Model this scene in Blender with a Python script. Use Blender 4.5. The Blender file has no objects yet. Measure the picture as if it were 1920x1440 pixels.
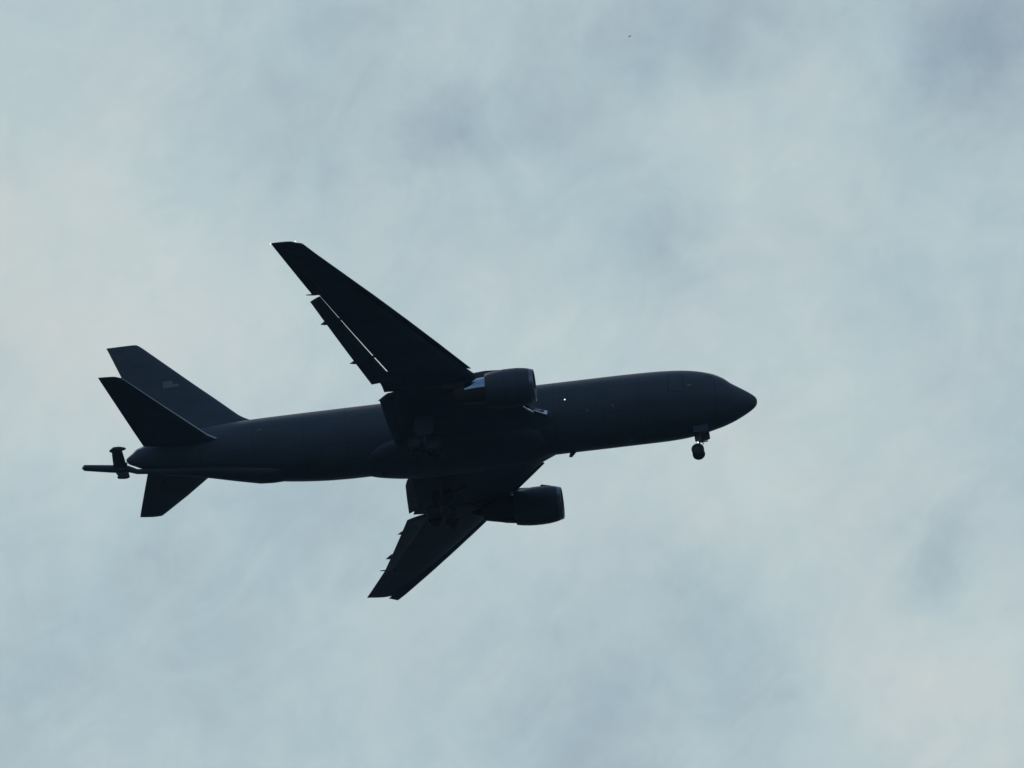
import bpy, bmesh, math, random
import numpy as np
from mathutils import Vector, Matrix

S = bpy.context.scene
COL = S.collection
random.seed(4)
R_ = math.radians

# ------------------------------------------------------------------ camera
CAM_H = 1.7
ELEV = R_(33.97206)
FPX = 18210.18                       # focal length in pixels of a 1920 px wide frame
cam_d = bpy.data.cameras.new('camera')
cam_d.sensor_width = 36.0
cam_d.lens = FPX / 1920.0 * 36.0
cam_d.clip_start = 1.0
cam_d.clip_end = 80000.0
cam = bpy.data.objects.new('camera', cam_d)
COL.objects.link(cam)
cam.location = (0, 0, CAM_H)
cam.rotation_euler = (R_(90) + ELEV, 0, 0)
S.camera = cam
FWD = Vector((0, math.cos(ELEV), math.sin(ELEV)))
UPV = Vector((0, -math.sin(ELEV), math.cos(ELEV)))


def sky_dir(px, py):
    """world direction of a place in the sky"""
    d = FWD + Vector((1, 0, 0)) * ((px - 960) / FPX) - UPV * ((py - 720) / FPX)
    return d.normalized()


# ------------------------------------------------------------------ light
S.view_settings.view_transform = 'Standard'
S.view_settings.look = 'None'
S.view_settings.exposure = 0.0
S.view_settings.gamma = 1.0
S.view_settings.use_curve_mapping = False

SUN_EL, SUN_AZ = R_(52), R_(-38)     # azimuth from +Y, negative = to the left
sd = Vector((math.sin(SUN_AZ) * math.cos(SUN_EL), math.cos(SUN_AZ) * math.cos(SUN_EL), math.sin(SUN_EL)))
sun_d = bpy.data.lights.new('sun', 'SUN')
sun_d.energy = 1.0
sun_d.angle = R_(10)
sun_d.color = (1.0, 0.94, 0.86)
sun = bpy.data.objects.new('sun', sun_d)
COL.objects.link(sun)
sun.location = (0, 0, 500)
sun.rotation_euler = sd.to_track_quat('Z', 'Y').to_euler()

W = bpy.data.worlds.new('World')
S.world = W
W.use_nodes = True
nt = W.node_tree
nt.nodes.clear()
WN = nt.nodes.new
WL = nt.links.new


def wmath(op, a, b=None, c=None, clamp=False):
    n = WN('ShaderNodeMath')
    n.operation = op
    n.use_clamp = clamp
    for i, v in enumerate((a, b, c)):
        if v is None:
            continue
        if isinstance(v, (int, float)):
            n.inputs[i].default_value = v
        else:
            WL(v, n.inputs[i])
    return n.outputs[0]


def wnoise(vec, scale, detail, rough=0.5, dist=0.0):
    n = WN('ShaderNodeTexNoise')
    n.inputs['Scale'].default_value = scale
    n.inputs['Detail'].default_value = detail
    n.inputs['Roughness'].default_value = rough
    n.inputs['Distortion'].default_value = dist
    WL(vec, n.inputs['Vector'])
    return n


def wrange(v, a, b, c, d, mode='SMOOTHSTEP'):
    n = WN('ShaderNodeMapRange')
    n.interpolation_type = mode
    WL(v, n.inputs[0])
    for i, q in enumerate((a, b, c, d)):
        n.inputs[1 + i].default_value = q
    return n.outputs[0]


tc = WN('ShaderNodeTexCoord')
DIR = tc.outputs['Generated']
STR = 0.1
sky = WN('ShaderNodeTexSky')
sky.sky_type = 'NISHITA'
sky.sun_disc = False
sky.sun_elevation = SUN_EL
sky.sun_rotation = SUN_AZ
sky.air_density = 1.0
sky.dust_density = 0.5
sky.ozone_density = 1.0

# thin cloud sheet: soft patches lying at fixed places of the sky, edges broken by noise
wn = wnoise(DIR, 150.0, 6.0, 0.62)
wsub = WN('ShaderNodeVectorMath'); wsub.operation = 'SUBTRACT'
WL(wn.outputs['Color'], wsub.inputs[0]); wsub.inputs[1].default_value = (0.5, 0.5, 0.5)
wsc = WN('ShaderNodeVectorMath'); wsc.operation = 'MULTIPLY_ADD'
WL(wsub.outputs[0], wsc.inputs[0]); wsc.inputs[1].default_value = (0.010, 0.010, 0.010)
WL(DIR, wsc.inputs[2])
WDIR = wsc.outputs[0]
PATCH = [  # place in the sky (x, y), radius, density change
    (835, 235, 110, -.43), (560, 190, 230, -.11), (470, 330, 200, -.07), (640, 60, 190, -.11),
    (1090, 140, 200, -.22), (1385, 40, 200, -.34), (1005, 235, 95, -.14), (1080, 260, 150, -.09),
    (1230, 60, 170, -.14), (1850, -10, 270, -.38), (1830, 100, 150, -.24), (1780, 210, 190, -.18),
    (1238, 458, 120, -.28), (1650, 575, 150, -.12), (1620, 230, 180, -.08), (1000, 480, 150, -.05),
    (1230, 1110, 250, -.25), (1320, 1140, 110, -.11), (1430, 1170, 100, -.09), (1400, 1320, 120, -.22),
    (1450, 1250, 120, -.11), (1742, 1020, 115, -.32), (1755, 1090, 90, -.18), (1100, 1420, 170, -.30),
    (1190, 1280, 90, -.12), (660, 950, 190, -.26), (480, 1040, 230, -.13), (250, 1100, 180, -.12),
    (60, 1200, 170, -.14), (20, 1360, 210, -.16), (450, 1310, 260, -.10), (1890, 860, 120, -.12),
    (300, 960, 160, -.10), (900, 1330, 220, -.06), (380, 90, 120, -.05),
    (120, 560, 420, .34), (260, 480, 260, .10), (40, 180, 330, .16), (250, 640, 380, .14),
    (1520, 400, 300, .14), (1440, 250, 230, .10), (1480, 820, 330, .26), (1250, 950, 260, .20),
    (1700, 1230, 360, .22), (1860, 1360, 330, .24), (840, 640, 260, .14), (1030, 620, 200, .18),
    (700, 1150, 200, .12), (90, 1090, 150, .10), (1010, 1000, 200, .14), (1600, 640, 160, .08),
    (500, 620, 260, .14), (1250, 640, 180, .05), (240, 820, 260, .10),
]
acc = None
for (px, py, rad, amp) in PATCH:
    dn = WN('ShaderNodeVectorMath'); dn.operation = 'DISTANCE'
    WL(WDIR, dn.inputs[0]); dn.inputs[1].default_value = sky_dir(px, py)
    f = wrange(dn.outputs['Value'], 0.0, 1.3 * rad / FPX, amp * 0.70, 0.0)
    acc = f if acc is None else wmath('ADD', acc, f)
n1 = wnoise(DIR, 55.0, 6.0, 0.55)
n2 = wnoise(DIR, 260.0, 6.0, 0.65)
acc = wmath('MULTIPLY_ADD', wmath('SUBTRACT', n1.outputs['Fac'], 0.5), 0.16, acc)
acc = wmath('MULTIPLY_ADD', wmath('SUBTRACT', n2.outputs['Fac'], 0.5), 0.25, acc)
# wisps drawn out along one slanting direction
wrot = WN('ShaderNodeVectorRotate'); wrot.rotation_type = 'AXIS_ANGLE'
WL(DIR, wrot.inputs['Vector'])
wrot.inputs['Axis'].default_value = FWD
wrot.inputs['Angle'].default_value = R_(48)
wst = WN('ShaderNodeMapping'); wst.inputs['Scale'].default_value = (1.0, 1.55, 1.55)
WL(wrot.outputs[0], wst.inputs[0])
n4 = wnoise(wst.outputs[0], 80.0, 8.0, 0.62, 1.2)
acc = wmath('MULTIPLY_ADD', wmath('SUBTRACT', n4.outputs['Fac'], 0.5), 0.44, acc)
dens = wmath('ADD', acc, 0.5, clamp=True)
ramp = WN('ShaderNodeValToRGB')
cr = ramp.color_ramp
K = 1.0 / STR


def lin(r, g, b):
    def f(c):
        c /= 255.0
        return c / 12.92 if c <= 0.04045 else ((c + 0.055) / 1.055) ** 2.4
    return (f(r), f(g), f(b), 1.0)


cr.elements[0].position = 0.0; cr.elements[0].color = lin(148, 168, 182)
cr.elements[1].position = 1.0; cr.elements[1].color = lin(205, 213, 215)
e = cr.elements.new(0.5); e.color = lin(180, 198.5, 205)
e = cr.elements.new(0.25); e.color = lin(165, 184.5, 194.5)
e = cr.elements.new(0.75); e.color = lin(193, 207.5, 210.5)
WL(dens, ramp.inputs[0])
# faint warm and cool drift through the sheet
n3 = wnoise(DIR, 85.0, 3.0, 0.5)
hue = WN('ShaderNodeMix'); hue.data_type = 'RGBA'
WL(wrange(n3.outputs['Fac'], 0.35, 0.65, 0.0, 1.0), hue.inputs[0])
hue.inputs[6].default_value = (0.982, 1.004, 1.004, 1)
hue.inputs[7].default_value = (1.014, 0.999, 0.994, 1)
cm = WN('ShaderNodeMix'); cm.data_type = 'RGBA'; cm.blend_type = 'MULTIPLY'
cm.inputs[0].default_value = 1.0
WL(ramp.outputs[0], cm.inputs[6]); WL(hue.outputs[2], cm.inputs[7])
# thicker parts of the sheet that let warm light through
warm = None
for (px, py, rad, amp) in [(10, 470, 380, .75), (120, 600, 300, .5), (1880, 1390, 360, .7), (1520, 330, 260, .4), (1330, 950, 300, .45), (1560, 830, 300, .4), (1680, 1180, 300, .3), (1100, 620, 220, .25)]:
    dn = WN('ShaderNodeVectorMath'); dn.operation = 'DISTANCE'
    WL(WDIR, dn.inputs[0]); dn.inputs[1].default_value = sky_dir(px, py)
    f = wrange(dn.outputs['Value'], 0.0, 1.25 * rad / FPX, amp, 0.0)
    warm = f if warm is None else wmath('ADD', warm, f)
wm = WN('ShaderNodeMix'); wm.data_type = 'RGBA'
WL(wmath('MULTIPLY', warm, 1.0, clamp=True), wm.inputs[0])
wm.inputs[6].default_value = (1, 1, 1, 1); wm.inputs[7].default_value = (1.03, .995, .972, 1)
cm2 = WN('ShaderNodeMix'); cm2.data_type = 'RGBA'; cm2.blend_type = 'MULTIPLY'
cm2.inputs[0].default_value = 1.0
WL(cm.outputs[2], cm2.inputs[6]); WL(wm.outputs[2], cm2.inputs[7])
ck = WN('ShaderNodeVectorMath'); ck.operation = 'SCALE'
WL(cm2.outputs[2], ck.inputs[0]); ck.inputs['Scale'].default_value = K
# the sheet covers the sky ahead of the viewer and breaks up to blue behind
sep = WN('ShaderNodeSeparateXYZ'); WL(DIR, sep.inputs[0])
nb = wnoise(DIR, 2.2, 5.0, 0.55)
cov = wmath('ADD', wrange(sep.outputs[1], 0.08, 0.64, 0.0, 1.12), wmath('MULTIPLY_ADD', nb.outputs['Fac'], 0.8, -0.32), clamp=True)
smix = WN('ShaderNodeMix'); smix.data_type = 'RGBA'
WL(cov, smix.inputs[0]); WL(sky.outputs[0], smix.inputs[6]); WL(ck.outputs[0], smix.inputs[7])
# an overcast sky is darker towards the horizon; below it lies far dark land
hor = wrange(sep.outputs[2], 0.0, 0.42, 0.38, 1.0)
hsc = WN('ShaderNodeVectorMath'); hsc.operation = 'SCALE'
WL(smix.outputs[2], hsc.inputs[0]); WL(hor, hsc.inputs['Scale'])
land = WN('ShaderNodeMix'); land.data_type = 'RGBA'
WL(wrange(sep.outputs[2], -0.02, 0.004, 0.0, 1.0), land.inputs[0])
land.inputs[6].default_value = (0.022 * K, 0.028 * K, 0.034 * K, 1)
WL(hsc.outputs[0], land.inputs[7])
bg = WN('ShaderNodeBackground'); bg.inputs['Strength'].default_value = STR
WL(land.outputs[2], bg.inputs['Color'])
wo = WN('ShaderNodeOutputWorld')
WL(bg.outputs[0], wo.inputs[0])


# ------------------------------------------------------------------ materials
def mat(name, col, rough=0.5, metal=0.0, spec=0.5, var=0.12, scale=0.6, bump=0.0, coat=0.0):
    m = bpy.data.materials.new(name)
    m.use_nodes = True
    t = m.node_tree
    b = t.nodes['Principled BSDF']
    b.inputs['Metallic'].default_value = metal
    b.inputs['Roughness'].default_value = rough
    b.inputs['Specular IOR Level'].default_value = spec
    b.inputs['Coat Weight'].default_value = coat
    co = t.nodes.new('ShaderNodeTexCoord')
    mp = t.nodes.new('ShaderNodeMapping')
    mp.inputs['Scale'].default_value = (0.35, 1.0, 1.0)      # streaks run along the airflow
    t.links.new(co.outputs['Object'], mp.inputs[0])
    n = t.nodes.new('ShaderNodeTexNoise')
    n.inputs['Scale'].default_value = scale
    n.inputs['Detail'].default_value = 6.0
    n.inputs['Roughness'].default_value = 0.6
    t.links.new(mp.outputs[0], n.inputs['Vector'])
    r = t.nodes.new('ShaderNodeMapRange')
    r.inputs[1].default_value = 0.25; r.inputs[2].default_value = 0.75
    r.inputs[3].default_value = 1 - var; r.inputs[4].default_value = 1 + var
    t.links.new(n.outputs['Fac'], r.inputs[0])
    v = t.nodes.new('ShaderNodeVectorMath'); v.operation = 'SCALE'
    v.inputs[0].default_value = col
    t.links.new(r.outputs[0], v.inputs['Scale'])
    t.links.new(v.outputs[0], b.inputs['Base Color'])
    r2 = t.nodes.new('ShaderNodeMapRange')
    r2.inputs[1].default_value = 0.25; r2.inputs[2].default_value = 0.75
    r2.inputs[3].default_value = rough * 0.9; r2.inputs[4].default_value = min(1, rough * 1.12)
    t.links.new(n.outputs['Fac'], r2.inputs[0])
    t.links.new(r2.outputs[0], b.inputs['Roughness'])
    return m


def glow(name, col, strength):
    m = mat(name, col, 0.3)
    b = m.node_tree.nodes['Principled BSDF']
    b.inputs['Emission Color'].default_value = (*col, 1)
    b.inputs['Emission Strength'].default_value = strength
    return m


PAINT = mat('grey_paint', (0.068, 0.088, 0.112), 0.55, spec=0.17, var=0.2)
PAINT_D = mat('dark_grey_paint', (0.066, 0.086, 0.112), 0.58, spec=0.16, var=0.2)
PANEL = mat('panel_grey', (0.069, 0.089, 0.115), 0.55, spec=0.17)
SEAM = mat('seam_dark', (0.036, 0.044, 0.054), 0.7)
SEAM_F = mat('seam_faint', (0.054, 0.069, 0.088), 0.6, spec=0.15)
EDGE = mat('bare_leading_edge', (0.55, 0.57, 0.60), 0.32, metal=1.0, var=0.05)
LIP = mat('dull_intake_metal', (0.19, 0.21, 0.235), 0.35, metal=1.0, var=0.06)
STEEL = mat('polished_steel', (0.68, 0.71, 0.75), 0.08, metal=1.0, var=0.04)
HOT = mat('exhaust_metal', (0.07, 0.066, 0.062), 0.5, metal=1.0)
SKY_BLUE = mat('cowl_painted_sky', (0.30, 0.41, 0.52), 0.10, metal=1.0, var=0.12, scale=2.5)  # blue of the mirrored sky put into the metal colour
LAND_DARK = mat('cowl_painted_land', (0.05, 0.052, 0.055), 0.5, spec=0.2)  # dark land mirrored in the cowl, put into its base colour
FAN = mat('fan_dark', (0.05, 0.052, 0.056), 0.4, metal=0.6)
RUBBER = mat('tyre_rubber', (0.040, 0.046, 0.054), 0.85, spec=0.2)
RIM = mat('wheel_rim', (0.052, 0.060, 0.070), 0.7, metal=0.1)
GEAR = mat('gear_paint', (0.07, 0.085, 0.105), 0.5, spec=0.3)
GLASS = mat('dark_glass', (0.014, 0.017, 0.021), 0.3, spec=0.2)
STRIPE = mat('flag_light_stripe', (0.19, 0.21, 0.24), 0.5)
STRIPE_D = mat('flag_mid_stripe', (0.115, 0.13, 0.152), 0.5)
CANTON = mat('flag_canton', (0.045, 0.052, 0.064), 0.5)
BRASS = mat('lamp_amber', (0.30, 0.18, 0.09), 0.35, metal=0.3)
LAMP = glow('lamp_white', (1.0, 0.97, 0.90), 2.5)
LAMP_G = glow('lamp_green_white', (1.0, 1.0, 0.86), 1.6)
LAMP_R = glow('lamp_red', (1.0, 0.35, 0.30), 0.8)


# ------------------------------------------------------------------ mesh helpers
def obj(name, bm, material, parent=None, smooth=True, angle=35, extra=()):
    bmesh.ops.remove_doubles(bm, verts=bm.verts, dist=1e-5)
    bmesh.ops.dissolve_degenerate(bm, edges=bm.edges, dist=1e-5)
    bmesh.ops.recalc_face_normals(bm, faces=bm.faces)
    me = bpy.data.meshes.new(name)
    bm.to_mesh(me)
    bm.free()
    me.materials.append(material)
    for m in extra:
        me.materials.append(m)
    if smooth:
        me.shade_smooth()
        me.set_sharp_from_angle(angle=R_(angle))
    o = bpy.data.objects.new(name, me)
    COL.objects.link(o)
    if parent is not None:
        o.parent = parent
    return o


def loft(bm, rings, cap0=True, cap1=True, closed=True):
    vs = [[bm.verts.new(p) for p in r] for r in rings]
    n = len(vs[0])
    for a, b in zip(vs[:-1], vs[1:]):
        for i in range(n if closed else n - 1):
            j = (i + 1) % n
            bm.faces.new((a[i], a[j], b[j], b[i]))
    if cap0:
        bm.faces.new(vs[0])
    if cap1:
        bm.faces.new(list(reversed(vs[-1])))
    return vs


def pchip(xs, ys, x):
    xs = np.asarray(xs, float); ys = np.asarray(ys, float)
    if xs[0] > xs[-1]:
        xs = xs[::-1]; ys = ys[::-1]
    h = np.diff(xs); d = np.diff(ys) / h
    m = np.zeros(len(xs)); m[0] = d[0]; m[-1] = d[-1]
    for i in range(1, len(xs) - 1):
        if d[i - 1] * d[i] > 0:
            w1 = 2 * h[i] + h[i - 1]; w2 = h[i] + 2 * h[i - 1]
            m[i] = (w1 + w2) / (w1 / d[i - 1] + w2 / d[i])
    i = int(np.clip(np.searchsorted(xs, x) - 1, 0, len(h) - 1))
    t = (x - xs[i]) / h[i]
    t = min(1.0, max(0.0, t))
    return ((1 + 2 * t) * (1 - t) ** 2 * ys[i] + t * (1 - t) ** 2 * h[i] * m[i]
            + t * t * (3 - 2 * t) * ys[i + 1] + t * t * (t - 1) * h[i] * m[i + 1])


def tube(bm, pts, radii, n=14, cap=True):
    """round bar through points, ring plane normal to the local direction"""
    rings = []
    pts = [Vector(p) for p in pts]
    for i, p in enumerate(pts):
        a = pts[max(0, i - 1)]; b = pts[min(len(pts) - 1, i + 1)]
        t = (b - a).normalized()
        u = t.cross(Vector((0, 0, 1)) if abs(t.z) < 0.9 else Vector((1, 0, 0))).normalized()
        w = t.cross(u)
        r = radii[i] if isinstance(radii, (list, tuple)) else radii
        rings.append([p + u * (r * math.cos(2 * math.pi * k / n)) + w * (r * math.sin(2 * math.pi * k / n)) for k in range(n)])
    loft(bm, rings, cap, cap)


def lathe_x(bm, prof, cy, cz, n=72, cap=False, slope=0.0):
    """revolve (x, r) about an axis along x"""
    rings = []
    for (x, r) in prof:
        rings.append([(x, cy + r * math.cos(2 * math.pi * k / n), cz + slope * (x + 17) + r * math.sin(2 * math.pi * k / n)) for k in range(n)])
    loft(bm, rings, cap, cap)


def box(bm, c, sx, sy, sz, rot=None, bevel=0.0):
    m = Matrix.Translation(c) @ (rot.to_4x4() if rot else Matrix.Identity(4)) @ Matrix.Diagonal((sx, sy, sz, 1))
    r = bmesh.ops.create_cube(bm, size=1.0, matrix=m)
    if bevel:
        es = list({e for v in r['verts'] for e in v.link_edges})
        bmesh.ops.bevel(bm, geom=es, offset=bevel, segments=2, affect='EDGES')


def af(c):
    return 5 * (0.2969 * math.sqrt(max(c, 0)) - 0.126 * c - 0.3516 * c * c + 0.2843 * c ** 3 - 0.1036 * c ** 4)


def foil_ring(le, te, up, tcr, c0=0.0, c1=1.0, n=22, camber=0.0, lip=0.0):
    """closed aerofoil outline between chord fractions c0 and c1"""
    le = Vector(le); te = Vector(te); up = Vector(up).normalized()
    ch = te - le; L = ch.length
    cs = [c0 + (c1 - c0) * (0.5 - 0.5 * math.cos(math.pi * i / (n - 1))) for i in range(n)]
    top, bot = [], []
    for c in cs:
        h = max(af(c) * tcr * L, 0.004 * L if c > 0.5 else 0.0)
        k = camber * L * 4 * c * (1 - c)
        p = le + ch * c
        top.append(p + up * (h + k))
        c = c0 + (c - c0) * (c1 - lip - c0) / (c1 - c0)
        h = max(af(c) * tcr * L, 0.004 * L if c > 0.5 else 0.0)
        bot.append(le + ch * c - up * (h - camber * L * 4 * c * (1 - c)))
    if c0 == 0:
        return top + bot[:0:-1]
    return top + bot[::-1]


def interp(tab, y):
    """linear interpolation in rows (y, a, b, ...)"""
    if y <= tab[0][0]:
        return tab[0][1:]
    for a, b in zip(tab[:-1], tab[1:]):
        if y <= b[0]:
            t = (y - a[0]) / (b[0] - a[0])
            return tuple(p + (q - p) * t for p, q in zip(a[1:], b[1:]))
    return tab[-1][1:]


# ------------------------------------------------------------------ the setting
def ground():
    bm = bmesh.new()
    bmesh.ops.create_grid(bm, x_segments=8, y_segments=8, size=6000)
    g = obj('ground', bm, mat('airfield_ground', (0.038, 0.045, 0.050), 0.95, spec=0.0, var=0.35, scale=0.004), smooth=False)
    g['kind'] = 'structure'
    g['label'] = 'flat airfield ground below the aircraft'


ground()

# ------------------------------------------------------------------ the aircraft
YAW, PITCH = R_(-7.66496), R_(2.98545)
DIST, OU, OV = 720.0, -5.66328, -3.63533
REF = Vector((-24.0, 0, 0))          # aircraft axes: x forward from the nose, y to port, z up
plane = bpy.data.objects.new('tanker_aircraft', None)
COL.objects.link(plane)
plane.empty_display_size = 5
RA = Matrix.Rotation(YAW, 3, 'Z') @ Matrix.Rotation(-PITCH, 3, 'Y')
CEN = Vector((0, 0, CAM_H)) + FWD * DIST + Vector((1, 0, 0)) * OU + UPV * OV
plane.location = CEN - RA @ REF
plane.rotation_euler = RA.to_euler()
plane['label'] = 'dark grey twin engine tanker jet with landing gear down, flying right under clouds'
plane['category'] = 'aircraft'

# --- fuselage
FUS = [  # x, top and bottom reach measured square to the viewing side
    (0.0, -.42, -.46), (-.02, -.30, -.58), (-.08, -.16, -.74), (-.18, -.05, -.86), (-.42, .16, -1.05), (-.8, .43, -1.27), (-1.3, .76, -1.52),
    (-1.85, 1.12, -1.76), (-2.25, 1.45, -1.90), (-2.61, 1.70, -2.02), (-3.1, 1.93, -2.14), (-3.64, 2.11, -2.27),
    (-4.4, 2.30, -2.42), (-5.25, 2.44, -2.55), (-6.2, 2.53, -2.62), (-7.3, 2.59, -2.65), (-9, 2.63, -2.65), (-11, 2.645, -2.65),
    (-20, 2.645, -2.645), (-30, 2.645, -2.645), (-32, 2.645, -2.59), (-34, 2.64, -2.44), (-36, 2.63, -2.20),
    (-38, 2.60, -1.88), (-40, 2.50, -1.50), (-42, 2.32, -1.06), (-43.5, 2.12, -.70), (-44.7, 1.88, -.46), (-45.6, 1.66, -.24),
    (-46.1, 1.50, -.09), (-46.4, 1.40, .04), (-46.65, 1.19, .17), (-46.9, 1.01, .28), (-47.1, .86, .42), (-47.2, .76, .56)]
EX, EZ = 2.515, 2.705


def fus(x):
    xs = [f[0] for f in FUS]
    t = pchip(xs, [f[1] for f in FUS], x); b = pchip(xs, [f[2] for f in FUS], x)
    return (t + b) / 2 / 0.824, (t - b) / 2 / 2.645


def fpt(x, th, off=0.0):
    """point of the skin at angle th from starboard (-y) towards the top"""
    zc, s = fus(x)
    y, z = -EX * s * math.cos(th), EZ * s * math.sin(th)
    n = Vector((0, -math.cos(th) / EX, math.sin(th) / EZ)).normalized()
    return Vector((x, y, zc + z)) + n * off


xs = [0.0, -.006, -.015, -.03, -.05, -.08, -.12, -.18, -.26, -.36] + list(np.arange(-.5, -8.0, -.2)) + list(np.arange(-8, -30.5, -.75)) \
    + list(np.arange(-30.5, -45.9, -.4)) + list(np.arange(-45.95, -47.2, -.1)) + [-47.2]
bm = bmesh.new()
loft(bm, [[fpt(x, 2 * math.pi * k / 112) for k in range(112)] for x in xs])
fuselage = obj('fuselage', bm, PAINT, plane)


def skin_patch(name, x0, x1, t0, t1, off, m, parent, nx=10, nt=10, corner=0.0):
    """a curved plate lying on the skin, rounded corners"""
    bm = bmesh.new()
    top, low = [], []
    g = []
    for i in range(nx + 1):
        row = []
        for j in range(nt + 1):
            u, v = i / nx, j / nt
            row.append(bm.verts.new(fpt(x0 + (x1 - x0) * u, t0 + (t1 - t0) * v, off)))
        g.append(row)
    for i in range(nx):
        for j in range(nt):
            bm.faces.new((g[i][j], g[i + 1][j], g[i + 1][j + 1], g[i][j + 1]))
    r = bmesh.ops.extrude_face_region(bm, geom=list(bm.faces))
    for v in r['geom']:
        if isinstance(v, bmesh.types.BMVert):
            zc, s = fus(v.co.x)
            c = Vector((v.co.x, 0, zc))
            v.co = v.co + (c - v.co).normalized() * (off + 0.02)
    return obj(name, bm, m, parent)


skin_patch('door_surround', -6.36, -5.20, -.16, .56, .008, SEAM, fuselage)
door = skin_patch('door', -6.28, -5.28, -.135, .535, .016, PANEL, fuselage)
skin_patch('pale_plate', -4.92, -4.62, .02, .06, .02, STRIPE, fuselage, 3, 3)  # a glint on the skin, put into a paler colour
skin_patch('pale_plate', -37.0, -36.7, .11, .14, .02, STRIPE, fuselage, 3, 3)  # small white glint drawn as a pale plate
for (a, b) in ((-10.6, -.41), (-12.5, -.47)):
    skin_patch('pale_plate', a, a + .2, b, b + .07, .02, STRIPE_D, fuselage, 3, 3)
# cockpit windows, three to a side
for s in (1, -1):
    for (x0, x1, a, b) in ((-1.95, -2.45, .98, 1.28), (-2.40, -3.0, .62, .92), (-3.05, -3.55, .50, .74)):
        if s > 0:
            skin_patch('cockpit_window', x0, x1, a, b, .01, GLASS, fuselage, 6, 6)
        else:
            skin_patch('cockpit_window', x0, x1, math.pi - a, math.pi - b, .01, GLASS, fuselage, 6, 6)


def seams():
    bm = bmesh.new()
    for x in (-2.95, -8.55, -11.2, -14.9, -30.4, -33.6, -37.4, -41.5, -45.4):
        a = [fpt(x + .022, 2 * math.pi * k / 96, .004) for k in range(97)]
        b = [fpt(x - .022, 2 * math.pi * k / 96, .004) for k in range(97)]
        for k in range(96):
            bm.faces.new([bm.verts.new(p) for p in (a[k], a[k + 1], b[k + 1], b[k])])
    for th in (-.55, .25, -1.05):
        xs_ = list(np.arange(-7, -44, -.5))
        for x0, x1 in zip(xs_[:-1], xs_[1:]):
            bm.faces.new([bm.verts.new(p) for p in (fpt(x0, th, .005), fpt(x1, th, .005), fpt(x1, th + .012, .005), fpt(x0, th + .012, .005))])
    return obj('skin_seams', bm, SEAM_F, fuselage)


seams()


def lamp(name, p, r, m, parent):
    bm = bmesh.new()
    bmesh.ops.create_uvsphere(bm, u_segments=16, v_segments=10, radius=r, matrix=Matrix.Translation(p))
    bmesh.ops.create_cone(bm, cap_ends=True, segments=16, radius1=r * 1.25, radius2=r * 1.1, depth=r * .6,
                          matrix=Matrix.Translation(Vector(p) + Vector((0, .5 * r if p[1] < 0 else -.5 * r, 0))) @ Matrix.Rotation(R_(90), 4, 'X'))
    return obj(name, bm, m, parent)


p = fpt(-14.01, math.atan2(-.09 / EZ, 1), -.01)
lamp('inspection_light', p, .047, LAMP, fuselage)

# blade aerials and drain masts under the belly
def blade(x, y, h, chord, parent, lean=0.35):
    z = fus(x)[0] - EZ * fus(x)[1] * math.sqrt(max(0, 1 - (y / EX) ** 2))
    bm = bmesh.new()
    rings = []
    for k, (f, cf) in enumerate(((-.2, 1.0), (0, 1.0), (.5, .8), (.92, .55), (1.0, .42))):
        le = (x + chord / 2 - lean * f * h - chord * 0.1 * f, y, z - h * f)
        te = (le[0] - chord * cf, y, z - h * f)
        rings.append(foil_ring(le, te, (0, 1, 0), .14, n=10))
    loft(bm, rings)
    return obj('blade_antenna', bm, PAINT_D, parent)


blade(-13.9, .8, .46, .5, fuselage, .7)
blade(-27.95, .3, .34, .4, fuselage, .6)
blade(-9.5, -.2, .28, .4, fuselage)
blade(-1.75, .1, .12, .3, fuselage)

# --- belly fairing at the wing root
bm = bmesh.new()
FAIR = [  # x, half width, bottom z, top z
    (-14.5, .4, -2.6, -2.2), (-15.4, .9, -2.69, -1.7), (-16.1, 1.55, -2.74, -1.3), (-17, 2.15, -2.80, -.95), (-19, 2.5, -2.84, -.75),
    (-22, 2.6, -2.86, -.7), (-25, 2.58, -2.86, -.75), (-26.3, 2.45, -2.82, -.9), (-27.2, 2.2, -2.79, -1.1), (-27.9, 1.95, -2.76, -1.2), (-28.6, 1.6, -2.72, -1.5),
    (-29.3, 1.0, -2.68, -1.9), (-29.8, .4, -2.6, -2.3)]
rings = []
for x in np.arange(-14.5, -29.81, -.3):
    w, b, t = (pchip([f[0] for f in FAIR], [f[i] for f in FAIR], x) for i in (1, 2, 3))
    zc, hz = (b + t) / 2, (t - b) / 2
    r = []
    for k in range(64):
        a = 2 * math.pi * k / 64
        c, s_ = math.cos(a), math.sin(a)
        r.append((x, w * math.copysign(abs(c) ** .95, c), zc + hz * math.copysign(abs(s_) ** .95, s_)))
    rings.append(r)
loft(bm, rings)
obj('wing_body_fairing', bm, PAINT_D, plane)


# --- wings
def wz(y):
    y = max(abs(y) - 2.5, -1.0)
    return -1.75 + .105 * y + .00306 * y * y


# y, leading edge x of the fixed wing, trailing edge x with flaps in, incidence, thickness
WING = [(1.2, -14.6, -26.5, .60, .135), (2.5, -15.15, -26.55, .58, .135), (2.9, -15.65, -26.6, .56, .132), (3.4, -16.3, -26.65, .52, .130), (4.2, -17.0, -26.7, .45, .128),
        (6.9, -19.05, -26.85, .22, .122), (8.0, -19.75, -26.75, .16, .120), (9.1, -20.50, -27.0, .12, .118), (18.5, -26.85, -30.38, -.10, .108),
        (23.3, -30.12, -32.34, -.14, .10), (23.7, -30.45, -32.50, -.14, .095), (23.93, -31.0, -32.58, -.10, .07)]
GAP = [(2.4, -25.3), (7.7, -25.75), (9.1, -25.94), (18.5, -29.97)]


def wing_station(y):
    return interp(WING, y)


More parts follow.
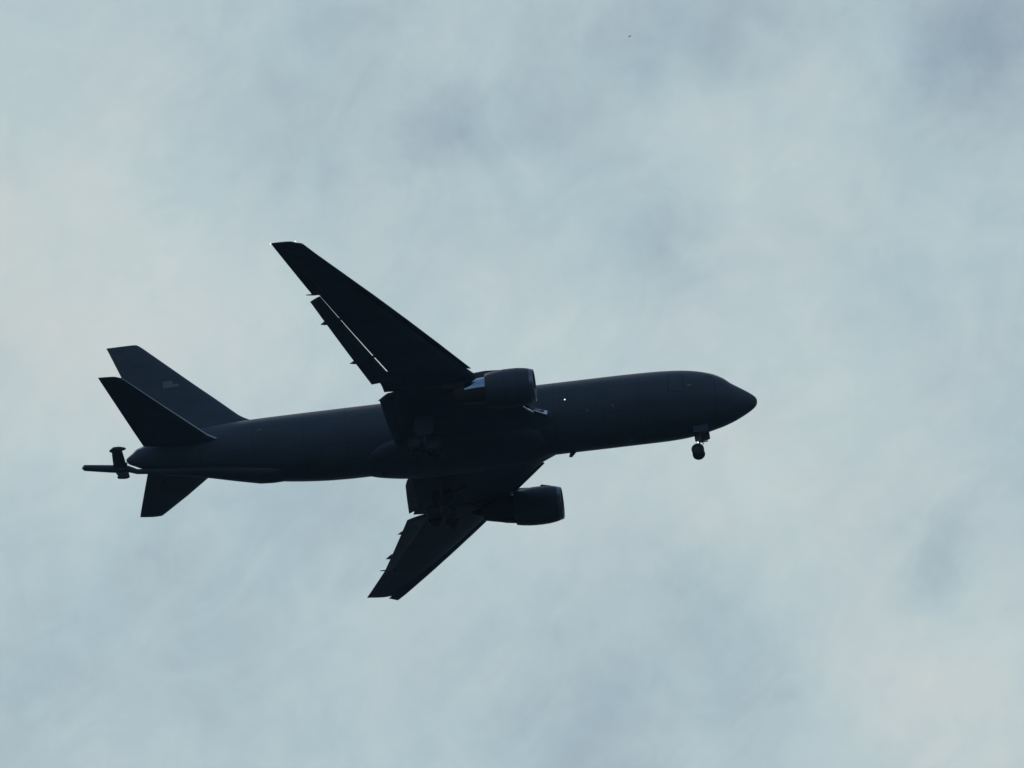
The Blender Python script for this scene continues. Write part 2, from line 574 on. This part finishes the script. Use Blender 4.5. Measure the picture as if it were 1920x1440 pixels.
def wing_ring(y, s, c0=0.0, c1=1.0, lip=0.0, n=22):
    le, te, inc, t = wing_station(y)
    return foil_ring((le, s * y, wz(y) + inc), (te, s * y, wz(y)), (0, -.1 * s, 1), t, c0, c1, n, camber=.006, lip=lip)


def frac(y, x):
    le, te, _, _ = wing_station(y)
    return (le - x) / (le - te)


def canoe(bm, y, s, x0, x1, hw, drop, tail_z=0.0):
    """slender fairing hung under the trailing edge"""
    rings = []
    for i in range(15):
        u = i / 14
        x = x0 + (x1 - x0) * u
        f = (math.sin(math.pi * min(1, u / .9) ** .75) ** .6 if u < .9 else 0) if u < .5 else max(.06, (1 - ((u - .5) / .5) ** 1.6))
        f = max(f, .05)
        zt = wz(y) + .05 - tail_z * max(0, u - .45) * 1.6
        zc = zt - drop * (.35 + .25 * f) - .0
        rings.append([(x, s * y + hw * f * math.cos(2 * math.pi * k / 16), zc + drop * .62 * f * math.sin(2 * math.pi * k / 16)) for k in range(16)])
    loft(bm, rings)


def make_wing(s):
    """s = -1 starboard, +1 port"""
    bm = bmesh.new()
    e = 1e-3
    rings = [wing_ring(1.2, s, 0, .88)]
    for y in (2.0, 2.5, 2.7, 2.9, 3.1, 3.4, 3.8, 4.2, 5.5, 7.0, 7.7):
        rings.append(wing_ring(y, s, 0, frac(y, interp(GAP, y)[0])))
    rings.append(wing_ring(7.7 + .01, s, 0, .72))
    rings.append(wing_ring(9.1 - .03, s, 0, .72))
    for y in np.linspace(9.1, 18.5, 13):
        rings.append(wing_ring(y, s, 0, frac(y, interp(GAP, y)[0]), .03))
    rings.append(wing_ring(18.53, s, 0, 1))
    rings.append(wing_ring(18.9, s, 0, 1))
    rings.append(wing_ring(18.93, s, 0, .70))
    rings.append(wing_ring(22.4, s, 0, .70))
    rings.append(wing_ring(22.43, s, 0, 1))
    for y in (22.9, 23.3, 23.7, 23.85, 23.93):
        rings.append(wing_ring(y, s, 0, 1))
    loft(bm, rings)
    wing = obj('wing', bm, PAINT_D, plane, angle=28)

    def cs(name, ys, c0, c1, n=12):
        b = bmesh.new()
        loft(b, [wing_ring(y, s, c0, c1, n=n) for y in ys])
        return obj(name, b, PAINT_D, wing, angle=28)
    cs('aileron', (18.934, 20.6, 22.426), .712, 1.0)
    cs('aileron', (7.74, 8.4, 9.07), .73, 1.0)

    # outboard flap, slid back and turned down
    def flap(ys, le_f, te_f, zle, zte, t):
        b = bmesh.new()
        loft(b, [foil_ring((le_f(y), s * y, wz(y) + zle(y)), (te_f(y), s * y, wz(y) + zte(y)), (0, -.1 * s, 1), t, n=16, camber=.02) for y in ys])
        return obj('flap', b, PAINT_D, wing, angle=28)
    flap([9.15, 9.5, 9.93, 10.0] + list(np.linspace(10.6, 18.42, 10)), lambda y: interp(GAP, y)[0] + .085 + (.27 if y < 9.95 else 0),
         lambda y: -27.50 + (y - 9.15) * (-30.62 + 27.50) / 9.31, lambda y: -.11, lambda y: -.38 - .10 * (y - 9.15) / 9.3, .12)
    inb = [(2.3, -26.60), (3.0, -26.80), (5.0, -26.98), (7.72, -27.18)]
    b = bmesh.new()      # double slotted: a main panel and a steeper aft panel
    ys = np.linspace(2.3, 7.72, 8)
    loft(b, [foil_ring((interp(GAP, y)[0] + .30, s * y, wz(y) - .02), (-26.42 - .02 * (y - 2.3), s * y, wz(y) - .16), (0, -.1 * s, 1), .13, n=14, camber=.02) for y in ys])
    loft(b, [foil_ring((-26.22 - .02 * (y - 2.3), s * y, wz(y) - .17), (interp(inb, y)[0], s * y, wz(y) - .60), (0, -.1 * s, 1), .12, n=12, camber=.02) for y in ys])
    obj('flap', b, PAINT_D, wing, angle=28)

    # slats, slid forward and drooped
    def slat(ys, lef, ch, droop):
        b = bmesh.new()
        rr = []
        for y in ys:
            x = lef(y); c = ch(y)
            zl = wz(y) + wing_station(y)[2] - droop(y)
            rr.append(foil_ring((x, s * y, zl), (x - c, s * y, zl + c * .30), (0, -.1 * s, 1), .17, n=14, camber=.05))
        loft(b, rr)
        return obj('slat', b, PAINT_D, wing, angle=40)
    out = lambda y: -20.1 + (y - 9.1) * (-30.2 + 20.1) / 14.9
    drp = [(9.1, .10), (12, .03), (15, .02), (18, .07), (21, .22), (24, .40)]
    bulge = lambda y: out(y) + .16 * math.sin(math.pi * min(1, max(0, (y - 9.1) / 14.9)))
    for a, b_ in ((9.15, 14.0), (14.03, 19.0), (19.03, 23.98)):
        slat(np.linspace(a, b_, 6), bulge, lambda y: 1.05 - .02 * (y - 9), lambda y: interp(drp, y)[0])
    slat(np.linspace(3.8, 7.3, 5), lambda y: -16.98 + (y - 4.55) * (-18.72 + 16.98) / 2.3, lambda y: .95, lambda y: .14)

    # canoe fairings over the flap tracks
    for (y, x0, x1, hw, d, tz) in ((15.9, -29.15, -30.32, .19, .34, .30), (11.6, -27.35, -28.84, .20, .36, .32), (7.5, -25.9, -27.38, .18, .34, .50)):
        b = bmesh.new()
        canoe(b, y, s, x0, x1 + (.08 if s < 0 else .26), hw, d if s < 0 else d * .7, tz)
        obj('flap_track_fairing', b, PAINT_D, wing)
    b = bmesh.new()
    tube(b, [(-29.6, s * 18.62, wz(18.6) - .06), (-30.3, s * 18.62, wz(18.6) - .06), (-30.85, s * 18.62, wz(18.6) - .02)], [.09, .07, .03], 8)
    obj('hinge_fairing', b, PAINT_D, wing)
    # pieces that bridge the slot at the tracks
    for y in (15.93, 11.7):
        b = bmesh.new()
        gx = interp(GAP, y)[0]
        box(b, (gx - .05, s * y, wz(y) - .08), .5, .10, .16, bevel=.02)
        obj('flap_track', b, PAINT_D, wing)
    # tip lights
    lamp('navigation_light', (-30.78, s * 23.93, wz(23.9) - .08), .032, LAMP_G if s < 0 else LAMP_R, wing)
    if s < 0:
        lamp('position_light', (-32.60, s * 23.90, wz(23.9) + .0), .03, LAMP, wing)
    return wing


wing_r = make_wing(-1)
wing_l = make_wing(1)


# landing light and bare leading edge in the wing root
def root_light(s, wing):
    A = [Vector((-15.29, s * 3.02, -1.25)), Vector((-15.36, s * 3.03, -1.60)), Vector((-16.30, s * 3.44, -1.36)), Vector((-16.36, s * 3.30, -1.05))]
    if s > 0:           # the port lens sits deeper in its leading edge
        A = [p + Vector((-.45, -.25, .25)) for p in A]
    view = Vector((.08, s * .82, -.56))

    def P(u, v, off):       # u from the nose aft, v from the upper edge down
        return A[0].lerp(A[3], u).lerp(A[1].lerp(A[2], u), v) + view * off

    def plate(name, u0, u1, v0, v1, off, deep, m):
        bm = bmesh.new()
        f = bm.faces.new([bm.verts.new(P(u, v, off)) for u, v in ((u0, v0), (u0, v1), (u1, v1), (u1, v0))])
        r = bmesh.ops.extrude_face_region(bm, geom=[f])
        for q in r['geom']:
            if isinstance(q, bmesh.types.BMVert):
                q.co -= view * deep
        return obj(name, bm, m, wing, smooth=False)
    plate('landing_light', 0, 1, 0, 1, 0, .45, STEEL)
    plate('light_bracket', .32, .93, .12, .62, .07, .1, BRASS)
    plate('light_bracket', .22, .42, .05, .45, .08, .1, SEAM)
    bm = bmesh.new()
    pts = [(-16.32, s * 3.42, -1.50), (-16.7, s * 3.85, -1.47), (-17.0, s * 4.30, -1.44)]
    if s > 0:
        pts = [(x - .3, y, z + .12) for x, y, z in pts]
    tube(bm, pts, [.07, .09, .07], 10)
    obj('leading_edge_strip', bm, STEEL, wing)


root_light(-1, wing_r)
root_light(1, wing_l)


# --- engines
def make_engine(s):
    cy, cz = s * 7.92, -2.215
    root = bpy.data.objects.new('engine', None)
    COL.objects.link(root)
    root.parent = plane
    bm = bmesh.new()
    out = [(-15.94, 1.27), (-16.1, 1.315), (-16.4, 1.375), (-16.8, 1.42), (-17.3, 1.44), (-17.8, 1.435), (-18.3, 1.40), (-18.8, 1.335), (-19.16, 1.265), (-19.2, 1.25)]
    inn = [(-19.2, 1.235), (-18.8, 1.25), (-18.2, 1.26), (-17.6, 1.25), (-17.0, 1.20), (-16.5, 1.16), (-16.05, 1.11), (-15.97, 1.112)]
    lathe_x(bm, out + inn + [(-15.94, 1.27)], cy, cz)
    nac = obj('nacelle', bm, PAINT, root, angle=30)
    bm = bmesh.new()
    for x, rr in ((-16.8, 1.424), (-17.75, 1.439)):
        rings = [[(x + d, cy + (rr + h) * math.cos(2 * math.pi * k / 72), cz + (rr + h) * math.sin(2 * math.pi * k / 72)) for k in range(72)] for d, h in ((.02, -.01), (.02, .003), (-.02, .003), (-.02, -.01))]
        loft(bm, rings, False, False)
    obj('cowl_seams', bm, SEAM_F, root)
    # bring the empty to the engine's own place
    bm = bmesh.new()
    lip = [(-15.935, 1.27), (-15.80, 1.238), (-15.70, 1.208), (-15.65, 1.182), (-15.64, 1.165), (-15.655, 1.145), (-15.72, 1.126), (-15.84, 1.115), (-15.965, 1.111)]
    lathe_x(bm, lip, cy, cz)
    obj('intake_lip', bm, LIP, root, angle=60)
    bm = bmesh.new()
    lathe_x(bm, [(-16.95, 1.19), (-16.95, .32)], cy, cz)
    lathe_x(bm, [(-16.95, .33), (-16.7, .27), (-16.45, .16), (-16.35, .02)], cy, cz, 32, True)
    for k in range(34):
        a = 2 * math.pi * k / 34
        rt = Matrix.Rotation(a, 3, 'X')
        v = []
        for (r, tw) in ((.3, .5), (.75, .8), (1.17, 1.05)):
            for c in (-1, 1):
                q = rt @ Vector((.10 * c * math.cos(tw), .10 * c * math.sin(tw), r))
                v.append(bm.verts.new(Vector((-16.82, cy, cz)) + q))
        bm.faces.new((v[0], v[1], v[3], v[2])); bm.faces.new((v[2], v[3], v[5], v[4]))
    obj('fan', bm, FAN, root)
    bm = bmesh.new()
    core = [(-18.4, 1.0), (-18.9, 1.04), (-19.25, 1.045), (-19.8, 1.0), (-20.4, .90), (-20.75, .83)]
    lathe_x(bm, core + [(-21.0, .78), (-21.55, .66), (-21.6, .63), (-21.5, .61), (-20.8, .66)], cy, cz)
    cc = obj('core_cowl', bm, LAND_DARK, root, angle=30)  # darkened as if mirroring the land below the horizon
    bm = bmesh.new()       # added metal shell over the upper flank, shaped and tinted as the mirrored sky
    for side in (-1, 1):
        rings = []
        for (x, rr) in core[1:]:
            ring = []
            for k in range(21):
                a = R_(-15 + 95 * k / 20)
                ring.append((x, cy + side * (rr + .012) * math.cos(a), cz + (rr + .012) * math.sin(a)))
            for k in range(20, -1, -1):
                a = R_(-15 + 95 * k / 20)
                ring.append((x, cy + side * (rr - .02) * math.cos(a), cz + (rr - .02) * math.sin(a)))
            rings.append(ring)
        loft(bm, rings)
    obj('sky_reflection_shell', bm, SKY_BLUE, root, angle=30)
    bm = bmesh.new()
    lathe_x(bm, [(-20.9, .42), (-21.5, .40), (-22.0, .28), (-22.4, .14), (-22.55, .02)], cy, cz, 40, True)
    obj('exhaust_plug', bm, HOT, root)
    # pylon
    bm = bmesh.new()
    rings = []
    for (x, zt, zb, hw) in ((-17.0, -.80, -1.6, .03), (-17.4, -.64, -1.6, .12), (-18.2, -.53, -1.6, .19), (-19.2, -.47, -1.45, .22), (-20.2, -.55, -1.55, .24),
                            (-21.2, -.85, -1.85, .25), (-22.2, -.95, -1.72, .22), (-23.4, -1.0, -1.50, .16), (-24.4, -1.05, -1.30, .05)):
        zc, h = (zt + zb) / 2, (zt - zb) / 2
        r = []
        for k in range(24):
            a = 2 * math.pi * k / 24
            c, q = math.cos(a), math.sin(a)
            r.append((x, cy + hw * math.copysign(abs(c) ** .6, c), zc + h * math.copysign(abs(q) ** .6, q)))
        rings.append(r)
    loft(bm, rings)
    obj('pylon', bm, PAINT_D, root)
    # lower bifurcation of the reverser, behind the fan duct
    bm = bmesh.new()
    rings = []
    for (x, zt, zb, hw) in ((-18.3, -2.9, -3.42, .16), (-19.2, -2.9, -3.44, .17), (-19.9, -2.95, -3.34, .14), (-20.6, -2.95, -3.17, .07), (-21.0, -2.95, -3.02, .02)):
        rings.append([(x, cy - hw, zb), (x, cy + hw, zb), (x, cy + hw, zt), (x, cy - hw, zt)])
    loft(bm, rings)
    obj('lower_strut', bm, PAINT_D, root)
    # strake on the inboard shoulder
    bm = bmesh.new()
    a = R_(58)
    rr = []
    for (x, h) in ((-16.1, 1.30), (-16.5, 1.42), (-17.0, 1.535), (-17.15, 1.535)):
        r0 = 1.25
        d = Vector((0, -s * math.cos(a), math.sin(a)))
        t = Vector((0, math.sin(a), s * math.cos(a))) * .022
        b0 = Vector((x, cy, cz)) + d * r0; b1 = Vector((x, cy, cz)) + d * h
        rr.append([b0 - t, b0 + t, b1 + t * .5, b1 - t * .5])
    loft(bm, rr)
    obj('strake', bm, PAINT_D, root, smooth=False)
    return root


eng_r = make_engine(-1)
eng_l = make_engine(1)


# --- fin and rudder
FIN = [(1.6, -35.4, -44.85, .10), (2.4, -36.2, -45.15, .10), (2.75, -36.95, -45.28, .10), (2.95, -37.4, -45.36, .10), (3.17, -37.88, -45.44, .10), (3.42, -38.30, -45.53, .10), (3.6, -38.54, -45.6, .10), (3.8, -38.76, -45.67, .10), (4.2, -39.16, -45.82, .10), (5.4, -40.35, -46.28, .10),
       (6.97, -41.95, -46.87, .10), (9.0, -43.97, -47.63, .10), (10.7, -45.66, -48.27, .10), (10.95, -45.93, -48.37, .10), (11.08, -46.12, -48.42, .07), (11.12, -46.4, -48.43, .02)]


def fin_ring(z, c0, c1, n=22):
    le, te, t = interp(FIN, z)
    return foil_ring((le, 0, z), (te, 0, z), (0, 1, 0), t, c0, c1, n)


bm = bmesh.new()
loft(bm, [fin_ring(f[0], 0, .695) for f in FIN])
fin = obj('fin', bm, PAINT, plane)
bm = bmesh.new()
loft(bm, [fin_ring(z, .698, 1, 12) for z in (2.0, 4.0, 6.97, 9.0, 10.7, 10.95, 11.08, 11.12)])
obj('rudder', bm, PAINT, fin)


def fin_skin(x, z, off):
    le, te, t = interp(FIN, z)
    c = (le - x) / (le - te)
    return Vector((x, -(af(c) * t * (le - te) + off), z))


def flag():
    bm = bmesh.new()
    x0, x1, z0, z1 = -44.22, -43.02, 6.74, 7.33       # fly end to hoist, canton towards the nose
    nx, nz = 10, 13
    g = [[bm.verts.new(fin_skin(x0 + (x1 - x0) * i / nx, z0 + (z1 - z0) * j / nz, .012)) for j in range(nz + 1)] for i in range(nx + 1)]
    for i in range(nx):
        for j in range(nz):
            f = bm.faces.new((g[i][j], g[i + 1][j], g[i + 1][j + 1], g[i][j + 1]))
            f.material_index = 2 if (i >= 6 and j >= 6) else (0 if j % 2 == 0 else 1)
    me = bpy.data.meshes.new('flag_marking')
    bm.to_mesh(me); bm.free()
    for m in (STRIPE, STRIPE_D, CANTON):
        me.materials.append(m)
    o = bpy.data.objects.new('flag_marking', me)
    COL.objects.link(o)
    o.parent = fin


flag()

# --- tailplane
# y, leading edge x, leading edge z, trailing edge x, trailing edge z
TAIL = [(.3, -38.6, .45, -45.5, .88), (1.3, -39.35, .52, -45.68, 1.0), (1.7, -39.85, .57, -45.8, 1.06), (2.0, -40.32, .61, -45.87, 1.10), (2.35, -40.72, .655, -45.95, 1.14), (3.0, -41.20, .74, -46.13, 1.22),
        (6.1, -43.52, 1.22, -46.90, 1.60), (8.95, -45.70, 1.74, -47.60, 1.94), (9.3, -45.98, 1.81, -47.67, 1.97), (9.47, -46.40, 1.88, -47.72, 1.99)]


def tail_ring(y, s, c0, c1, n=22):
    lx, lz, tx, tz = interp(TAIL, y)
    return foil_ring((lx, s * y, lz), (tx, s * y, tz), (0, -.12 * s, 1), .095 if y < 9.4 else .05, c0, c1, n)


for s in (-1, 1):
    bm = bmesh.new()
    loft(bm, [tail_ring(t[0], s, 0, .702) for t in TAIL])
    st = obj('tailplane', bm, PAINT_D, plane)
    bm = bmesh.new()
    loft(bm, [tail_ring(y, s, .708, 1, 12) for y in (1.3, 3.0, 6.1, 8.95, 9.3, 9.47)])
    obj('elevator', bm, PAINT_D, st)
    bm = bmesh.new()       # bare metal along the leading edge
    rr = []
    for y in (1.3, 1.7, 2.0, 2.35, 3.0, 4.5, 6.1, 7.5, 8.95, 9.25):
        lx, lz, tx, tz = interp(TAIL, y)
        ring = foil_ring((lx + .008, s * y, lz + .008), (tx, s * y, tz), (0, -.12 * s, 1), .097, 0, .010, 8)
        rr.append(ring)
    loft(bm, rr)
    obj('leading_edge_strip', bm, EDGE, st)


# --- refuelling boom
def boom_z(x):
    return interp([(36, -1.95), (38, -1.65), (40, -1.30), (42, -.95), (44, -.60), (45.7, -.38), (46.43, -.285), (47.07, .03), (47.6, .09), (51, .71)], -x)[0]


bm = bmesh.new()
bxs = [-36.0, -38, -40, -42, -44, -45.7, -46.43, -46.75, -47.07, -47.6, -48.4, -49.4, -50.0, -50.3, -50.42]
brs = [.30, .30, .28, .26, .24, .20, .195, .215, .25, .29, .285, .26, .24, .23, .215]
tube(bm, [(x, 0, boom_z(x)) for x in bxs], brs, 20)
boom = obj('refuelling_boom', bm, PAINT_D, plane)
bm = bmesh.new()
lathe = [(-50.38, .13), (-50.46, .15), (-50.54, .11)]
tube(bm, [(x, 0, boom_z(x)) for x, r in lathe], [r for x, r in lathe], 14)
obj('boom_nozzle', bm, STEEL, boom)
for s in (-1, 1):
    bm = bmesh.new()
    rings = []
    for (y, z, lx, tx) in ((.1, .08, -47.16, -48.16), (1.0, .33, -47.2, -48.10), (1.7, .52, -47.24, -48.04), (1.92, .575, -47.30, -48.0), (2.05, .61, -47.45, -47.95)):
        rings.append(foil_ring((lx, s * y, z), (tx, s * y, z), (0, -.26 * s, 1), .13, n=14))
    loft(bm, rings)
    rv = obj('ruddervator', bm, PAINT_D, boom)
    bm = bmesh.new()
    fx = -46.95 if s < 0 else -47.3
    tube(bm, [(fx, s * 1.80, .66), (fx - .1, s * 1.80, .66), (-47.42, s * 1.81, .68), (-47.85, s * 1.82, .68), (-48.12, s * 1.78, .60), (-48.2, s * 1.78, .58)], [.03, .10, .19, .20, .12, .05], 12)
    obj('mass_balance', bm, PAINT_D, rv)
# housing where the boom meets the belly
bm = bmesh.new()
rings = []
for (x, w, zb, zt) in ((-35.2, .3, -2.2, -1.9), (-35.6, .80, -2.40, -1.8), (-36.4, .90, -2.42, -1.6), (-37.3, .90, -2.36, -1.5), (-38.3, .85, -2.14, -1.2),
                       (-39.3, .78, -1.90, -1.0), (-40.9, .62, -1.50, -.75), (-42.5, .45, -1.15, -.6), (-44, .30, -.90, -.5), (-45.2, .2, -.68, -.3)):
    r = []
    zc, h = (zb + zt) / 2, (zt - zb) / 2
    for k in range(36):
        a = 2 * math.pi * k / 36
        c, q = math.cos(a), math.sin(a)
        r.append((x, w * c, zc + h * q))
    rings.append(r)
loft(bm, rings)
obj('boom_fairing', bm, PAINT, plane)
bm = bmesh.new()
box(bm, (-47.22, 0, .44), .14, .12, .36, bevel=.03)
obj('boom_latch', bm, PAINT_D, boom)


# --- landing gear
def wheel(name, c, rad, w, parent):
    bm = bmesh.new()
    prof = [(-w * .30, rad * .56), (-w * .46, rad * .62), (-w * .5, rad * .78), (-w * .44, rad * .92), (-w * .28, rad * .985), (0, rad), (w * .28, rad * .985), (w * .44, rad * .92),
            (w * .5, rad * .78), (w * .46, rad * .62), (w * .30, rad * .56)]
    n = 40
    rings = [[(c[0] + r * math.cos(2 * math.pi * k / n), c[1] + y, c[2] + r * math.sin(2 * math.pi * k / n)) for k in range(n)] for (y, r) in prof]
    loft(bm, rings, False, False)
    tyre = obj(name, bm, RUBBER, parent)
    bm = bmesh.new()
    prof = [(-w * .33, .05), (-w * .36, rad * .2), (-w * .22, rad * .3), (-w * .2, rad * .46), (-w * .34, rad * .575), (w * .34, rad * .575), (w * .2, rad * .46), (w * .22, rad * .3), (w * .36, rad * .2), (w * .33, .05)]
    rings = [[(c[0] + r * math.cos(2 * math.pi * k / n), c[1] + y, c[2] + r * math.sin(2 * math.pi * k / n)) for k in range(n)] for (y, r) in prof]
    loft(bm, rings)
    obj('rim', bm, RIM, tyre)
    return tyre


def gear_part(name, parent, build, m=GEAR):
    bm = bmesh.new()
    build(bm)
    return obj(name, bm, m, parent)


bm = bmesh.new()
NX, NZ = -4.63, -4.40
tube(bm, [(-4.45, 0, -1.9), (-4.52, 0, -3.0), (-4.56, 0, -3.6)], .15, 16)
tube(bm, [(-4.55, 0, -3.5), (NX, 0, NZ)], .12, 14)
tube(bm, [(NX, -.40, NZ), (NX, .40, NZ)], .06, 12)
tube(bm, [(-4.48, 0, -3.2), (-3.9, 0, -2.5)], .06, 10)
tube(bm, [(-4.50, .0, -3.45), (-4.18, 0, -3.72), (-4.56, 0, -4.2)], .035, 8)
tube(bm, [(-4.5, -.28, -3.40), (-4.5, .28, -3.40)], .07, 10)
tube(bm, [(-4.45, -.05, -3.62), (-3.85, -.05, -3.60)], .045, 8)
nose_gear = obj('nose_gear', bm, GEAR, plane)
for y in (-.31, .31):
    wheel('tyre', (NX, y, NZ), .47, .34, nose_gear)
for s in (-1, 1):       # doors hang open either side of the bay
    b = bmesh.new()
    A = [(-3.76, -2.36), (-3.72, -2.95), (-3.95, -3.06), (-4.35, -3.10), (-4.85, -3.05), (-4.88, -2.50)]
    r0 = [Vector((x, s * (.52 + .10 * (-2.3 - z)), z)) for x, z in A]
    f = b.faces.new([b.verts.new(p) for p in r0])
    r = bmesh.ops.extrude_face_region(b, geom=[f])
    for v in r['geom']:
        if isinstance(v, bmesh.types.BMVert):
            v.co.y += s * .05
    obj('gear_door', b, PAINT_D, nose_gear, smooth=False)
lamp('taxi_light', (-4.60, -.16, -3.68), .042, LAMP, nose_gear)

for s in (-1, 1):
    bx, by, bz = -24.31, s * 4.65, -4.36
    b = bmesh.new()
    tube(b, [(bx - .05, by + s * .10, -1.7), (bx, by, -3.3)], .19, 16)
    tube(b, [(bx, by, -3.3), (bx, by, bz)], .13, 14)
    tube(b, [(bx - .70, by, bz + .19), (bx + .70, by, bz - .19)], .13, 12)
    for dx in (-.64, .64):
        tube(b, [(bx + dx, by - .58, bz - dx * .28), (bx + dx, by + .58, bz - dx * .28)], .08, 12)
    tube(b, [(bx, by, -2.9), (bx + .1, by - s * 1.9, -2.3)], .09, 10)
    tube(b, [(bx, by, -2.7), (bx + 1.9, by, -1.9)], .08, 10)
    tube(b, [(bx - .15, by, -3.25), (bx - .55, by, -3.7), (bx - .2, by, bz + .1)], .05, 8)
    mg = obj('main_gear', b, GEAR, plane)
    for dx in (-.66, .66):
        for dy in (-.56, .56):
            wheel('tyre', (bx + dx, by + dy, bz - dx * .28), .57, .43, mg)
    b = bmesh.new()
    A = [(-23.55, -1.75), (-23.5, -2.9), (-23.9, -3.35), (-24.7, -3.35), (-25.1, -2.9), (-25.05, -1.75)]
    f = b.faces.new([b.verts.new((x, by + s * (.34 + .12 * (z + 1.75)), z)) for x, z in A])
    r = bmesh.ops.extrude_face_region(b, geom=[f])
    for v in r['geom']:
        if isinstance(v, bmesh.types.BMVert):
            v.co.y += s * .05
    obj('gear_door', b, PAINT_D, mg, smooth=False)


# ------------------------------------------------------------------ the speck high in the sky: a far bird
def bird():
    c = Vector((0, 0, CAM_H)) + sky_dir(1180.6, 68.2) * 1150.0
    bm = bmesh.new()
    prof = [(.11, .004), (.095, .02), (.07, .03), (.045, .03), (.02, .042), (-.02, .045), (-.06, .03), (-.09, .014), (-.12, .008)]
    tube(bm, [(x, 0, 0) for x, r in prof], [r for x, r in prof], 10)
    body = obj('bird', bm, mat('dark_feather', (.03, .03, .032), .8))
    for s in (-1, 1):
        b = bmesh.new()
        rr = []
        for (y, x, ch, z) in ((.02, .03, .08, .01), (.08, .045, .075, .03), (.14, .02, .05, .035), (.19, -.03, .015, .03)):
            rr.append(foil_ring((x, s * y, z), (x - ch, s * y, z), (0, 0, 1), .09, n=8))
        loft(b, rr)
        obj('wing', b, body.data.materials[0], body)
    body.location = c
    body.scale = (1.35, 1.35, 1.35)
    body.rotation_euler = (0, R_(-8), R_(60))
    body['label'] = 'tiny dark far-off bird, a speck above the aircraft in the upper sky'
    body['category'] = 'bird'


bird()


# ------------------------------------------------------------------ thin air between the viewer and the aircraft
def haze():
    bm = bmesh.new()
    box(bm, (0, 0, 398), 12600, 12600, 802)
    m = bpy.data.materials.new('haze_air')
    m.use_nodes = True
    t = m.node_tree
    t.nodes.clear()
    v = t.nodes.new('ShaderNodeVolumePrincipled')
    v.inputs['Color'].default_value = (0.42, 0.72, 1.0, 1)
    v.inputs['Density'].default_value = HAZE
    v.inputs['Anisotropy'].default_value = 0.0
    o = t.nodes.new('ShaderNodeOutputMaterial')
    t.links.new(v.outputs[0], o.inputs['Volume'])
    h = obj('haze', bm, m, smooth=False)
    h['kind'] = 'stuff'
    h['label'] = 'thin bluish air between the viewer and the aircraft'


HAZE = 3.0e-5
haze()
